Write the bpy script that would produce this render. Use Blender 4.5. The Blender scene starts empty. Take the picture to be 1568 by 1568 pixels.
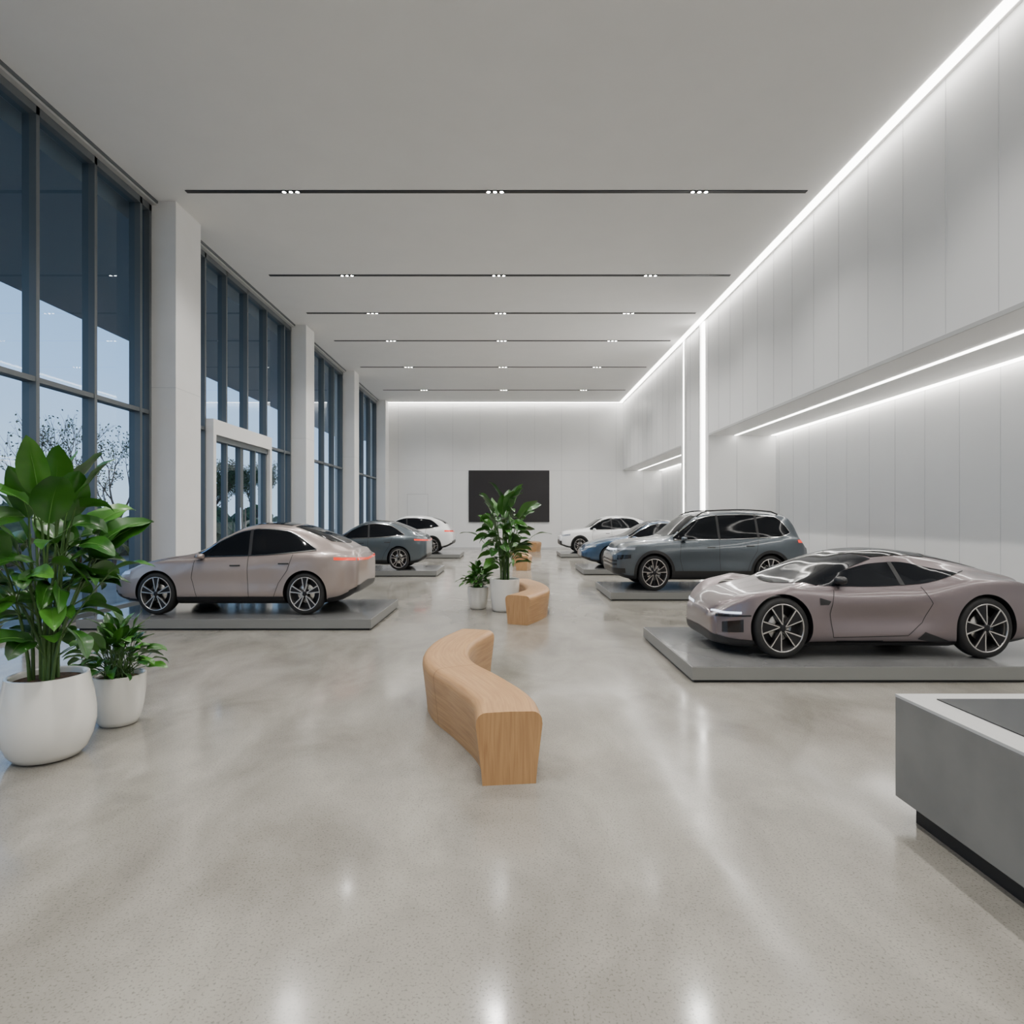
import bpy, math, random, copy
import numpy as np
import bmesh
from mathutils import Vector, Matrix
from mathutils.bvhtree import BVHTree
random.seed(7)
SC = bpy.context.scene
COL = SC.collection
ZOOM = None

# ------------------------------------------------------------------ materials
def mat(name, color=(0.5,0.5,0.5), rough=0.5, metal=0.0, coat=0.0, emis=None, estr=0.0, spec=0.5):
    m = bpy.data.materials.new(name); m.use_nodes = True
    b = m.node_tree.nodes['Principled BSDF']
    b.inputs['Base Color'].default_value = (*color, 1)
    b.inputs['Roughness'].default_value = rough
    b.inputs['Metallic'].default_value = metal
    b.inputs['Coat Weight'].default_value = coat
    b.inputs['Coat Roughness'].default_value = 0.04
    b.inputs['Specular IOR Level'].default_value = spec
    if emis:
        b.inputs['Emission Color'].default_value = (*emis, 1)
        b.inputs['Emission Strength'].default_value = estr
    return m

def add_noise_color(m, c1, c2, scale=5, detail=4, lo=0.35, hi=0.65, coord='Object', stretch=(1,1,1), bump=0.0, dist=0.0):
    nt = m.node_tree; N = nt.nodes; Lk = nt.links
    b = N['Principled BSDF']
    tc = N.new('ShaderNodeTexCoord'); mp = N.new('ShaderNodeMapping')
    mp.inputs['Scale'].default_value = stretch
    nz = N.new('ShaderNodeTexNoise'); nz.inputs['Scale'].default_value = scale
    nz.inputs['Detail'].default_value = detail; nz.inputs['Distortion'].default_value = dist
    rp = N.new('ShaderNodeValToRGB')
    rp.color_ramp.elements[0].position = lo; rp.color_ramp.elements[0].color = (*c1, 1)
    rp.color_ramp.elements[1].position = hi; rp.color_ramp.elements[1].color = (*c2, 1)
    Lk.new(tc.outputs[coord], mp.inputs[0]); Lk.new(mp.outputs[0], nz.inputs['Vector'])
    Lk.new(nz.outputs['Fac'], rp.inputs[0]); Lk.new(rp.outputs[0], b.inputs['Base Color'])
    if bump:
        bp = N.new('ShaderNodeBump'); bp.inputs['Strength'].default_value = bump; bp.inputs['Distance'].default_value = 0.01
        Lk.new(nz.outputs['Fac'], bp.inputs['Height']); Lk.new(bp.outputs[0], b.inputs['Normal'])
    return rp

def floor_mat():
    m = mat('polished_concrete', rough=0.2, spec=0.45)
    nt = m.node_tree; N = nt.nodes; Lk = nt.links; b = N['Principled BSDF']
    tc = N.new('ShaderNodeTexCoord')
    mp = N.new('ShaderNodeMapping'); mp.inputs['Rotation'].default_value = (0,0,0.7); mp.inputs['Scale'].default_value = (1.0,0.6,1)
    n1 = N.new('ShaderNodeTexNoise'); n1.inputs['Scale'].default_value = 1.3; n1.inputs['Detail'].default_value = 8; n1.inputs['Roughness'].default_value = 0.6; n1.inputs['Distortion'].default_value = 0.4
    r1 = N.new('ShaderNodeValToRGB')
    r1.color_ramp.elements[0].position = 0.28; r1.color_ramp.elements[0].color = (0.18,0.167,0.143,1)
    r1.color_ramp.elements[1].position = 0.72; r1.color_ramp.elements[1].color = (0.34,0.322,0.283,1)
    n2 = N.new('ShaderNodeTexNoise'); n2.inputs['Scale'].default_value = 90; n2.inputs['Detail'].default_value = 3
    r2 = N.new('ShaderNodeValToRGB')
    r2.color_ramp.elements[0].position = 0.33; r2.color_ramp.elements[0].color = (0.55,0.55,0.55,1)
    r2.color_ramp.elements[1].position = 0.45; r2.color_ramp.elements[1].color = (1,1,1,1)
    mx = N.new('ShaderNodeMix'); mx.data_type = 'RGBA'; mx.blend_type = 'MULTIPLY'; mx.inputs[0].default_value = 0.8
    Lk.new(tc.outputs['Object'], mp.inputs[0]); Lk.new(mp.outputs[0], n1.inputs['Vector'])
    Lk.new(tc.outputs['Object'], n2.inputs['Vector'])
    Lk.new(n1.outputs['Fac'], r1.inputs[0]); Lk.new(n2.outputs['Fac'], r2.inputs[0])
    Lk.new(r1.outputs[0], mx.inputs[6]); Lk.new(r2.outputs[0], mx.inputs[7])
    Lk.new(mx.outputs[2], b.inputs['Base Color'])
    n3 = N.new('ShaderNodeTexNoise'); n3.inputs['Scale'].default_value = 2.2; n3.inputs['Detail'].default_value = 5
    mr = N.new('ShaderNodeMapRange'); mr.inputs[1].default_value = 0.3; mr.inputs[2].default_value = 0.7; mr.inputs[3].default_value = 0.08; mr.inputs[4].default_value = 0.20
    Lk.new(mp.outputs[0], n3.inputs['Vector']); Lk.new(n3.outputs['Fac'], mr.inputs[0]); Lk.new(mr.outputs[0], b.inputs['Roughness'])
    bp = N.new('ShaderNodeBump'); bp.inputs['Strength'].default_value = 0.04; bp.inputs['Distance'].default_value = 0.02
    n4 = N.new('ShaderNodeTexNoise'); n4.inputs['Scale'].default_value = 3.0; n4.inputs['Detail'].default_value = 2
    Lk.new(tc.outputs['Object'], n4.inputs['Vector']); Lk.new(n4.outputs['Fac'], bp.inputs['Height']); Lk.new(bp.outputs[0], b.inputs['Normal'])
    return m

def glass_mat(name, tint=(0.74,0.86,0.95)):
    m = bpy.data.materials.new(name); m.use_nodes = True
    nt = m.node_tree; N = nt.nodes; Lk = nt.links; N.clear()
    o = N.new('ShaderNodeOutputMaterial'); t = N.new('ShaderNodeBsdfTransparent'); g = N.new('ShaderNodeBsdfGlossy')
    t.inputs[0].default_value = (*tint, 1); g.inputs['Roughness'].default_value = 0.02; g.inputs['Color'].default_value=(0.85,0.92,1,1)
    mx = N.new('ShaderNodeMixShader'); lw = N.new('ShaderNodeLayerWeight'); lw.inputs[0].default_value=0.5
    pw = N.new('ShaderNodeMath'); pw.operation='POWER'; pw.inputs[1].default_value=4
    mr = N.new('ShaderNodeMapRange'); mr.inputs[3].default_value=0.05; mr.inputs[4].default_value=0.7
    Lk.new(lw.outputs['Facing'], pw.inputs[0]); Lk.new(pw.outputs[0], mr.inputs[0])
    Lk.new(mr.outputs[0], mx.inputs[0]); Lk.new(t.outputs[0], mx.inputs[1]); Lk.new(g.outputs[0], mx.inputs[2])
    Lk.new(mx.outputs[0], o.inputs[0])
    return m

def wood_mat():
    m = mat('oak_wood', rough=0.42)
    nt = m.node_tree; N = nt.nodes; Lk = nt.links; b = N['Principled BSDF']
    tc = N.new('ShaderNodeTexCoord'); mp = N.new('ShaderNodeMapping'); mp.inputs['Scale'].default_value = (1.2, 22, 1)
    nz = N.new('ShaderNodeTexNoise'); nz.inputs['Scale'].default_value = 2.2; nz.inputs['Detail'].default_value = 8; nz.inputs['Distortion'].default_value = 0.6
    rp = N.new('ShaderNodeValToRGB')
    rp.color_ramp.elements[0].position = 0.25; rp.color_ramp.elements[0].color = (0.33,0.17,0.070,1)
    rp.color_ramp.elements[1].position = 0.65; rp.color_ramp.elements[1].color = (0.47,0.27,0.118,1)
    Lk.new(tc.outputs['UV'], mp.inputs[0]); Lk.new(mp.outputs[0], nz.inputs['Vector']); Lk.new(nz.outputs['Fac'], rp.inputs[0])
    Lk.new(rp.outputs[0], b.inputs['Base Color'])
    return m

M = {}
M['floor'] = floor_mat()
M['ceil'] = mat('ceiling_plaster', (0.72,0.715,0.70), 0.85); add_noise_color(M['ceil'], (0.80,0.795,0.78), (0.815,0.81,0.795), 1.5, 3)
M['wall'] = mat('wall_panel_white', (0.74,0.735,0.72), 0.4); add_noise_color(M['wall'], (0.80,0.80,0.79), (0.82,0.82,0.81), 0.8, 3)
M['col'] = mat('column_white', (0.74,0.73,0.71), 0.6); add_noise_color(M['col'], (0.78,0.775,0.76), (0.80,0.795,0.785), 2, 4)
M['joint'] = mat('panel_joint_grey', (0.60,0.60,0.60), 0.7)
M['frame'] = mat('anodized_frame', (0.115,0.13,0.14), 0.4, 0.2)
M['frame2'] = mat('portal_metal_light', (0.55,0.55,0.54), 0.4, 0.3)
M['black'] = mat('matte_black', (0.012,0.012,0.013), 0.5)
M['blackgloss'] = mat('screen_black', (0.012,0.012,0.014), 0.12)
M['screen'] = mat('wall_screen', (0.022,0.020,0.022), 0.3)
M['glass'] = glass_mat('window_glass')
M['strip'] = mat('led_strip', (1,1,1), 0.5, emis=(1.0,0.97,0.92), estr=13)
M['dot'] = mat('downlight_lens', (1,1,1), 0.5, emis=(1.0,0.97,0.92), estr=60)
M['plat'] = mat('platform_top', (0.20,0.20,0.20), 0.14, 0.1); add_noise_color(M['plat'], (0.15,0.15,0.15), (0.20,0.20,0.198), 1.2, 5)
M['platside'] = mat('platform_side', (0.20,0.20,0.19), 0.45)
M['wood'] = wood_mat()
M['woodseam'] = mat('wood_seam', (0.12,0.06,0.025), 0.7)
M['pot'] = mat('white_ceramic', (0.74,0.73,0.69), 0.18, coat=0.5)
M['soil'] = mat('soil', (0.06,0.035,0.02), 0.95); add_noise_color(M['soil'], (0.03,0.018,0.01), (0.12,0.07,0.04), 40, 3, bump=0.6)
M['leaf'] = mat('leaf_green', (0.03,0.12,0.02), 0.3); add_noise_color(M['leaf'], (0.012,0.065,0.008), (0.038,0.15,0.014), 3.0, 2)
M['leaf2'] = mat('leaf_light_green', (0.07,0.22,0.03), 0.32); add_noise_color(M['leaf2'], (0.03,0.14,0.01), (0.07,0.22,0.025), 4.0, 2)
M['rib'] = mat('leaf_rib', (0.11,0.26,0.05), 0.4)
M['stem'] = mat('stem_green', (0.05,0.12,0.025), 0.5)
M['bark'] = mat('bark', (0.10,0.075,0.06), 0.9)
M['desk'] = mat('desk_concrete_grey', (0.17,0.17,0.165), 0.55); add_noise_color(M['desk'], (0.14,0.14,0.133), (0.172,0.17,0.16), 3, 6)
M['desktop'] = mat('desk_rim_light', (0.42,0.42,0.41), 0.4)
M['tyre'] = mat('tyre_rubber', (0.012,0.012,0.012), 0.7)
M['rim'] = mat('rim_silver', (0.62,0.60,0.58), 0.22, 0.9)
M['rimdark'] = mat('rim_dark', (0.018,0.018,0.02), 0.3, 0.5)
M['cglass'] = mat('car_glass', (0.006,0.007,0.009), 0.05, spec=0.2)
M['clad'] = mat('car_cladding', (0.014,0.014,0.015), 0.4)
M['seam'] = mat('car_seam', (0.02,0.02,0.02), 0.6)
M['red'] = mat('tail_lamp', (0.5,0.02,0.01), 0.15, coat=1, emis=(1,0.05,0.015), estr=1.0)
M['lamp'] = mat('head_lamp', (0.55,0.60,0.70), 0.08, 0.6, coat=1)
M['drl'] = mat('running_light', (0.8,0.85,1.0), 0.2, emis=(0.75,0.85,1.0), estr=1.2)
M['chrome'] = mat('chrome', (0.75,0.75,0.75), 0.12, 1.0)
M['canopy'] = mat('canopy_grey', (0.12,0.155,0.185), 0.6)
M['pave'] = mat('pavement', (0.20,0.21,0.22), 0.7); add_noise_color(M['pave'], (0.16,0.17,0.18), (0.25,0.26,0.27), 0.6, 6)
M['bldg'] = mat('far_building', (0.30,0.35,0.40), 0.7)
M['hedge'] = mat('hedge_green', (0.03,0.07,0.03), 0.8); add_noise_color(M['hedge'], (0.025,0.06,0.03), (0.08,0.16,0.06), 6, 5, bump=1.0)

def paint(name, c, rough=0.3, metal=0.5):
    return mat(name, c, rough, metal, coat=0.8)

# ------------------------------------------------------------------ mesh helpers
class MB:
    def __init__(s): s.v=[]; s.f=[]; s.m=[]; s.mats=[]; s.sm=[]
    def mi(s, m):
        if m not in s.mats: s.mats.append(m)
        return s.mats.index(m)
    def add(s, verts, faces, m, smooth=False, T=None):
        o=len(s.v); k=s.mi(m)
        for p in verts:
            p=Vector(p)
            if T is not None: p=T@p
            s.v.append(tuple(p))
        for f in faces:
            s.f.append(tuple(i+o for i in f)); s.m.append(k); s.sm.append(smooth)
    def box(s, x0,x1,y0,y1,z0,z1,m,T=None):
        vs=[(x0,y0,z0),(x1,y0,z0),(x1,y1,z0),(x0,y1,z0),(x0,y0,z1),(x1,y0,z1),(x1,y1,z1),(x0,y1,z1)]
        fs=[(0,3,2,1),(4,5,6,7),(0,1,5,4),(1,2,6,5),(2,3,7,6),(3,0,4,7)]
        s.add(vs,fs,m,False,T)
    def lathe(s, prof, n, m, axis='z', T=None, smooth=True, sx=1.0):
        vs=[];fs=[]
        for (r,h) in prof:
            for i in range(n):
                a=2*math.pi*i/n
                if axis=='z': vs.append((r*math.cos(a),r*math.sin(a),h))
                else: vs.append((r*math.cos(a)*sx,h,r*math.sin(a)))
        for j in range(len(prof)-1):
            for i in range(n):
                a=j*n+i; b=j*n+(i+1)%n
                fs.append((a,b,b+n,a+n) if axis=='z' else (a,a+n,b+n,b))
        s.add(vs,fs,m,smooth,T)
    def tube(s, pts, radii, m, n=6):
        vs=[];fs=[]
        for i,p in enumerate(pts):
            p=Vector(p)
            d=(Vector(pts[min(i+1,len(pts)-1)])-Vector(pts[max(i-1,0)]))
            if d.length<1e-6: d=Vector((0,0,1))
            d.normalize()
            ref=Vector((0,1,0)) if abs(d.y)<0.9 else Vector((1,0,0))
            a=d.cross(ref).normalized(); b=d.cross(a)
            for k in range(n):
                t=2*math.pi*k/n
                vs.append(p+(a*math.cos(t)+b*math.sin(t))*radii[i])
        for i in range(len(pts)-1):
            for k in range(n):
                q=i*n+k; r=i*n+(k+1)%n
                fs.append((q,r,r+n,q+n))
        s.add(vs,fs,m,True)
    def obj(s, name, parent=None, loc=None, bevel=0):
        me=bpy.data.meshes.new(name); me.from_pydata(s.v,[],s.f)
        for m in s.mats: me.materials.append(m)
        me.polygons.foreach_set('material_index', s.m); me.polygons.foreach_set('use_smooth', s.sm)
        me.update()
        ob=bpy.data.objects.new(name, me); COL.objects.link(ob)
        if loc: ob.location=loc
        if parent: ob.parent=parent
        if bevel:
            md=ob.modifiers.new('bevel','BEVEL'); md.width=bevel; md.segments=2; md.limit_method='ANGLE'
        return ob

def empty(name, loc=(0,0,0)):
    e=bpy.data.objects.new(name,None); COL.objects.link(e); e.location=loc; e.empty_display_size=0.2
    return e
def boxo(name,x0,x1,y0,y1,z0,z1,m,parent=None,bevel=0):
    b=MB(); cx,cy,cz=(x0+x1)/2,(y0+y1)/2,(z0+z1)/2
    if parent: cx,cy,cz=0,0,0
    b.box(x0-cx,x1-cx,y0-cy,y1-cy,z0-cz,z1-cz,m)
    return b.obj(name,parent,(cx,cy,cz) if not parent else None,bevel)

# ------------------------------------------------------------------ room
H=8.13; XL=-7.2; XR=6.35; XN=8.5; YB=34.3; Y0=-8.0; NZ=4.36
b=MB(); b.box(-7.6,8.8,Y0-0.3,YB+0.3,-0.2,0,M['floor']); b.obj('floor')
b=MB(); b.box(-7.6,8.8,Y0-0.3,YB+0.3,H,H+0.25,M['ceil']); b.obj('ceiling')
b=MB(); b.box(-7.6,8.8,YB,YB+0.3,0,H,M['wall'])
x=-6.2
while x<8.4:
    b.box(x-0.007,x+0.007,YB-0.006,YB,0,H,M['joint']); x+=1.52
b.box(-6.9,8.5,YB-0.006,YB,NZ-0.01,NZ+0.01,M['joint'])
b.obj('wall_back')
b=MB(); b.box(-7.6,8.8,Y0-0.3,Y0,0,H,M['wall']); b.obj('wall_front')
b=MB(); b.box(XN,8.8,Y0,YB,0,NZ,M['wall'])
y=Y0+0.2
while y<YB:
    if not (19.4<y<22.8): b.box(XN-0.006,XN,y-0.004,y+0.004,0,NZ,M['joint'])
    y+=0.97
b.obj('wall_right_lower')
b=MB(); b.box(XR,8.8,Y0,YB,NZ,H,M['wall'])
y=7.97-0.97*16
while y<YB:
    b.box(XR-0.006,XR,y-0.004,y+0.004,NZ+0.06,H,M['joint']); y+=0.97
b.box(XR-0.012,XR+0.02,Y0,19.55,NZ-0.012,NZ+0.05,M['frame2'])
b.box(XR-0.012,XR+0.02,22.75,YB,NZ-0.012,NZ+0.05,M['frame2'])
b.obj('wall_right_upper')
b=MB(); b.box(XR,8.5,19.6,22.7,0,NZ,M['wall'])
b.box(XR+0.9,XR+0.915,19.594,19.6,0,NZ,M['joint'])
b.box(XR-0.07,XR,20.25,20.32,0,H,M['wall']); b.box(XR-0.07,XR,22.0,22.07,0,H,M['wall'])
b.obj('wall_right_core')
def strip(name,*a,m='strip'):
    return boxo(name,*a,M[m])
strip('cove_light_strip',6.10,6.28,Y0+0.1,YB-0.25,H-0.012,H-0.001)
strip('cove_light_strip',-6.85,6.3,YB-0.24,YB-0.06,H-0.012,H-0.001)
strip('wall_light_strip',XR-0.03,XR-0.002,19.95,20.22,0.02,H-0.02)
strip('wall_light_strip',XR-0.03,XR-0.002,22.1,22.37,0.02,H-0.02)
strip('niche_light_strip',7.16,7.25,Y0+0.1,19.55,NZ-0.012,NZ-0.001)
strip('niche_light_strip',8.33,8.48,Y0+0.1,19.55,NZ-0.012,NZ-0.001)
strip('niche_light_strip',7.16,7.25,22.8,YB-0.1,NZ-0.012,NZ-0.001)
strip('niche_light_strip',8.33,8.48,22.8,YB-0.1,NZ-0.012,NZ-0.001)
for i,(ya,yb) in enumerate([(-3.6,-2.6),(4.4,5.4),(12.4,13.4),(20.35,21.2),(26.7,27.5),(33.4,34.29)]):
    b=MB(); b.box(-7.59,-6.73,ya,yb,0.001,H-.001,M['col'])
    b.box(-7.59,-6.727,ya-0.003,yb+0.003,4.36,4.375,M['joint'])
    b.obj('column',bevel=0.05)
boxo('trim_1',-7.6,-7.12,Y0,YB,H-0.09,H-0.001,M['frame2'])
boxo('trim_2',-7.12,-7.09,Y0,YB,H-0.05,H-0.001,M['frame'])
bays=[(-8,-3.6,None),(-2.6,4.4,None),(5.4,12.4,[5.45,6.77,8.09,9.41,10.73,12.05,12.36]),(13.4,20.35,[13.45,14.6,15.7,16.96,18.3,19.74,20.3]),(21.2,26.7,[21.25,22.6,23.95,25.3,26.6]),(27.5,33.4,[27.55,29.0,30.4,31.9,33.35])]
def pane(g,y0,y1,z0,z1,x=-0.03):
    g.add([(x,y0,z0),(x,y1,z0),(x,y1,z1),(x,y0,z1)],[(0,1,2,3)],M['glass'])
for i,(ya,yb,ms) in enumerate(bays):
    cy=(ya+yb)/2
    e=empty('window_%d'%(i+1),(-7.3,cy,0))
    if ms is None:
        n=max(2,int((yb-ya)/1.32)); ms=[ya+0.05+(yb-ya-0.1)*k/n for k in range(n+1)]
    b=MB(); door=(i==3)
    for y in ms:
        z0=0.002
        if door and 14.65<y<18.2: z0=4.12
        b.box(-0.14,0.08,y-0.035-cy,y+0.035-cy,z0,H-0.09,M['frame'])
    b.box(-0.14,0.08,ya-cy,yb-cy,H-0.22,H-0.09,M['frame'])
    if door:
        b.box(-0.13,0.07,ya-cy,14.6-cy,3.82,3.9,M['frame']); b.box(-0.13,0.07,18.3-cy,yb-cy,3.82,3.9,M['frame'])
        b.box(-0.13,0.07,ya-cy,14.6-cy,0.002,0.12,M['frame']); b.box(-0.13,0.07,18.3-cy,yb-cy,0.002,0.12,M['frame'])
    else:
        b.box(-0.13,0.07,ya-cy,yb-cy,3.82,3.9,M['frame']); b.box(-0.13,0.07,ya-cy,yb-cy,0.002,0.12,M['frame'])
    b.obj('frame',e)
    g=MB(); pane(g,ya-cy,yb-cy,0.1 if not door else 4.12,H-0.1)
    if door:
        pane(g,ya-cy,14.6-cy,0.1,4.12); pane(g,18.3-cy,yb-cy,0.1,4.12)
    g.obj('glass',e)
e=empty('door_1',(-7.2,16.4,0)); b=MB()
b.box(-0.2,0.16,-1.78,1.82,3.74,4.1,M['col']); b.box(-0.2,0.16,-1.78,-1.64,0.002,3.74,M['col']); b.box(-0.2,0.16,1.68,1.82,0.002,3.74,M['col'])
b.box(-0.1,0.1,-1.64,1.68,3.60,3.74,M['frame'])
for y in (-1.6,-0.86,-0.05,0.05,0.86,1.63):
    b.box(-0.08,0.06,y-0.04,y+0.04,0.002,3.6,M['frame'])
b.box(-0.08,0.06,-1.64,1.68,0.002,0.12,M['frame'])
for y in (-0.14,0.14): b.box(0.08,0.11,y-0.015,y+0.015,0.9,2.0,M['chrome'])
b.obj('frame',e)
g=MB(); pane(g,-1.64,1.68,0.1,3.6,-.01); g.obj('glass',e)
e=empty('door_2',(-5.12,YB,0)); b=MB()
b.box(-0.58,0.58,-0.015,-.001,0.0,3.05,M['joint']); b.box(-0.555,0.555,-0.03,-0.005,0.0,3.02,M['wall']); b.box(0.42,0.46,-0.07,-0.03,1.0,1.3,M['chrome'])
b.obj('leaf',e)
b=MB(); b.box(-2.27,2.23,-0.06,0,1.48,4.36,M['black']); b.box(-2.24,2.20,-0.065,-0.06,1.51,4.33,M['screen']); b.obj('wall_display_screen',loc=(0,YB-0.005,0))
boxo('baseboard_back',-6.7,8.4,YB-0.02,YB-0.002,0,0.08,M['joint'])
boxo('baseboard_right',XN-0.02,XN-0.002,Y0,19.5,0,0.08,M['joint'])

tracks=[-4.5,-0.5,3.3,7.25,12.03,16.2,19.2,22.2,26.1,30.8]
for ty in tracks:
    e=empty('ceiling_track_light',(-0.28,ty,H)); b=MB()
    b.box(-6.05,6.1,-0.05,0.05,-0.012,-0.001,M['black'])
    for cx in (-4.0,0,4.0):
        for k in (-0.13,0,0.13):
            T=Matrix.Translation((cx+k,0,0))
            b.lathe([(0.0,-0.016),(0.036,-0.016)],12,M['dot'],T=T)
            b.lathe([(0.036,-0.018),(0.048,-0.018),(0.048,-0.001)],12,M['black'],T=T)
    b.obj('track',e)
    for cx in (-4.0,0,4.0):
        L=bpy.data.lights.new('downlight','SPOT'); L.energy=640; L.spot_size=math.radians(125); L.spot_blend=0.9; L.color=(1.0,0.97,0.925); L.shadow_soft_size=0.06
        lo=bpy.data.objects.new('downlight',L); COL.objects.link(lo); lo.parent=e; lo.location=(cx,0,-0.09)

# ------------------------------------------------------------------ outside
boxo('pavement',-90,-7.62,-20,90,-0.25,-0.02,M['pave'])
b=MB(); b.box(-12.9,-7.62,-12,48,7.72,8.1,M['canopy']); b.obj('entrance_canopy')
b=MB()
for (x0,x1,y0,y1,h) in [(-85,-75,20,36,5),(-85,-72,44,56,8),(-80,-70,62,74,5)]:
    b.box(x0,x1,y0,y1,-0.018,h,M['bldg'])
    for z in range(1,int(h/3)+1):
        b.box(x1-0.1,x1+0.05,y0+0.5,y1-0.5,z*3-1.4,z*3-0.5,M['frame'])
b.obj('office_buildings')
b=MB()
rr=random.Random(3)
for k in range(60):
    y=6+k*0.72+rr.uniform(-.3,.3); x=-16.8-rr.uniform(0,1.8); r=rr.uniform(.6,1.25)
    vs=[];fs=[];n=12;mm=9
    for j in range(mm+1):
        ph=math.pi*j/mm
        for i in range(n):
            a=2*math.pi*i/n; q=r*(1+rr.uniform(-.18,.18))
            vs.append((x+q*math.sin(ph)*math.cos(a),y+q*math.sin(ph)*math.sin(a),max(-.018,r*0.9+q*math.cos(ph)*1.1)))
    for j in range(mm):
        for i in range(n):
            fs.append((j*n+i,j*n+(i+1)%n,(j+1)*n+(i+1)%n,(j+1)*n+i))
    b.add(vs,fs,M['hedge'],False)
b.obj('hedge')
def tree(x,y,h,seed,leaves=0):
    r=random.Random(seed); b=MB()
    def br(p,d,l,rad,dep):
        pts=[p];rs=[rad];q=Vector(p);dd=Vector(d)
        for i in range(3):
            dd=(dd+Vector((r.uniform(-.16,.16),r.uniform(-.16,.16),0.06))).normalized(); q=q+dd*l/3; pts.append(q.copy()); rs.append(rad*(1-0.14*(i+1)))
        b.tube(pts,rs,M['bark'],5)
        if leaves and dep<=2:
            for _ in range(leaves):
                c=pts[r.randint(1,3)]+Vector((r.uniform(-.15,.15),r.uniform(-.15,.15),r.uniform(-.15,.15)))
                u=Vector((r.uniform(-1,1),r.uniform(-1,1),r.uniform(-1,1))).normalized()*.05; v=u.orthogonal().normalized()*.025
                b.add([c-u,c+v,c+u,c-v],[(0,1,2,3)],M['hedge'])
        if dep>0:
            for k in range(3 if dep>1 else 4):
                a=r.uniform(0,6.28); s=r.uniform(.35,.75)
                nd=(dd+Vector((math.cos(a)*s,math.sin(a)*s,r.uniform(-.05,.25)))).normalized()
                br(pts[-1] if k<2 else pts[2],nd,l*r.uniform(.62,.8),rad*0.55,dep-1)
    br(Vector((0,0,0)),Vector((0,0,1)),h*0.36,0.09,5)
    b.obj('tree' if leaves else 'bare_tree',loc=(x,y,0.0))
tree(-14.2,19.4,5.0,1,1); tree(-14.5,22.5,4.6,2,2); tree(-15.2,30,4.6,5,14); tree(-14.8,36,4.6,6,14)

w=bpy.data.worlds.new('evening_sky'); SC.world=w; w.use_nodes=True
nt=w.node_tree; N=nt.nodes; Lk=nt.links
bg=N['Background']; tc=N.new('ShaderNodeTexCoord'); sp=N.new('ShaderNodeSeparateXYZ'); rp=N.new('ShaderNodeValToRGB')
Lk.new(tc.outputs['Generated'],sp.inputs[0]); Lk.new(sp.outputs[2],rp.inputs[0]); Lk.new(rp.outputs[0],bg.inputs[0])
rp.color_ramp.elements[0].position=0.0; rp.color_ramp.elements[0].color=(0.60,0.73,0.87,1)
rp.color_ramp.elements[1].position=0.6; rp.color_ramp.elements[1].color=(0.16,0.31,0.58,1)
e1=rp.color_ramp.elements.new(0.2); e1.color=(0.37,0.57,0.85,1)
bg.inputs[1].default_value=1.75

def platform(x0,x1,y0,y1,h=0.17):
    b=MB(); cx,cy=(x0+x1)/2,(y0+y1)/2
    b.box(x0-cx,x1-cx,y0-cy,y1-cy,0.03,h-0.004,M['platside'])
    b.box(x0-cx+0.03,x1-cx-0.03,y0-cy+0.03,y1-cy-0.03,0,0.03,M['black'])
    b.box(x0-cx+0.012,x1-cx-0.012,y0-cy+0.012,y1-cy-0.012,h-0.004,h,M['plat'])
    b.obj('car_display_platform',loc=(cx,cy,0))
PZ=0.17

# ------------------------------------------------------------------ cars
def pchip(keys):
    xs=[k[0] for k in keys]; ys=[k[1] for k in keys]; n=len(xs)
    h=[xs[i+1]-xs[i] for i in range(n-1)]; d=[(ys[i+1]-ys[i])/h[i] for i in range(n-1)]
    m=[0]*n; m[0]=d[0]; m[-1]=d[-1]
    for i in range(1,n-1):
        if d[i-1]*d[i]<=0: m[i]=0
        else:
            w1=2*h[i]+h[i-1]; w2=h[i]+2*h[i-1]; m[i]=(w1+w2)/(w1/d[i-1]+w2/d[i])
    def f(x):
        x=min(max(x,xs[0]),xs[-1]); i=0
        while i<n-2 and x>xs[i+1]: i+=1
        t=(x-xs[i])/h[i]
        return ys[i]*(1+2*t)*(1-t)**2+h[i]*m[i]*t*(1-t)**2+ys[i+1]*t*t*(3-2*t)+h[i]*m[i+1]*t*t*(t-1)
    return f

def catmull(P,sub=5):
    out=[];n=len(P)
    for i in range(n-1):
        p0=P[i-1] if i>0 else (-P[1][0],P[1][1]); p1=P[i]; p2=P[i+1]
        p3=P[i+2] if i+2<n else (-P[n-2][0],P[n-2][1])
        def tj(a,b): return max(1e-4,math.hypot(b[0]-a[0],b[1]-a[1])**0.5)
        t0=0;t1=t0+tj(p0,p1);t2=t1+tj(p1,p2);t3=t2+tj(p2,p3)
        for k in range(sub):
            t=t1+(t2-t1)*k/sub; r=[]
            for c in (0,1):
                A1=(t1-t)/(t1-t0)*p0[c]+(t-t0)/(t1-t0)*p1[c]
                A2=(t2-t)/(t2-t1)*p1[c]+(t-t1)/(t2-t1)*p2[c]
                A3=(t3-t)/(t3-t2)*p2[c]+(t-t2)/(t3-t2)*p3[c]
                B1=(t2-t)/(t2-t0)*A1+(t-t0)/(t2-t0)*A2
                B2=(t3-t)/(t3-t1)*A2+(t-t1)/(t3-t1)*A3
                r.append((t2-t)/(t2-t1)*B1+(t-t1)/(t2-t1)*B2)
            out.append((max(0,r[0]),r[1]))
    out.append(P[-1]); return out

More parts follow.
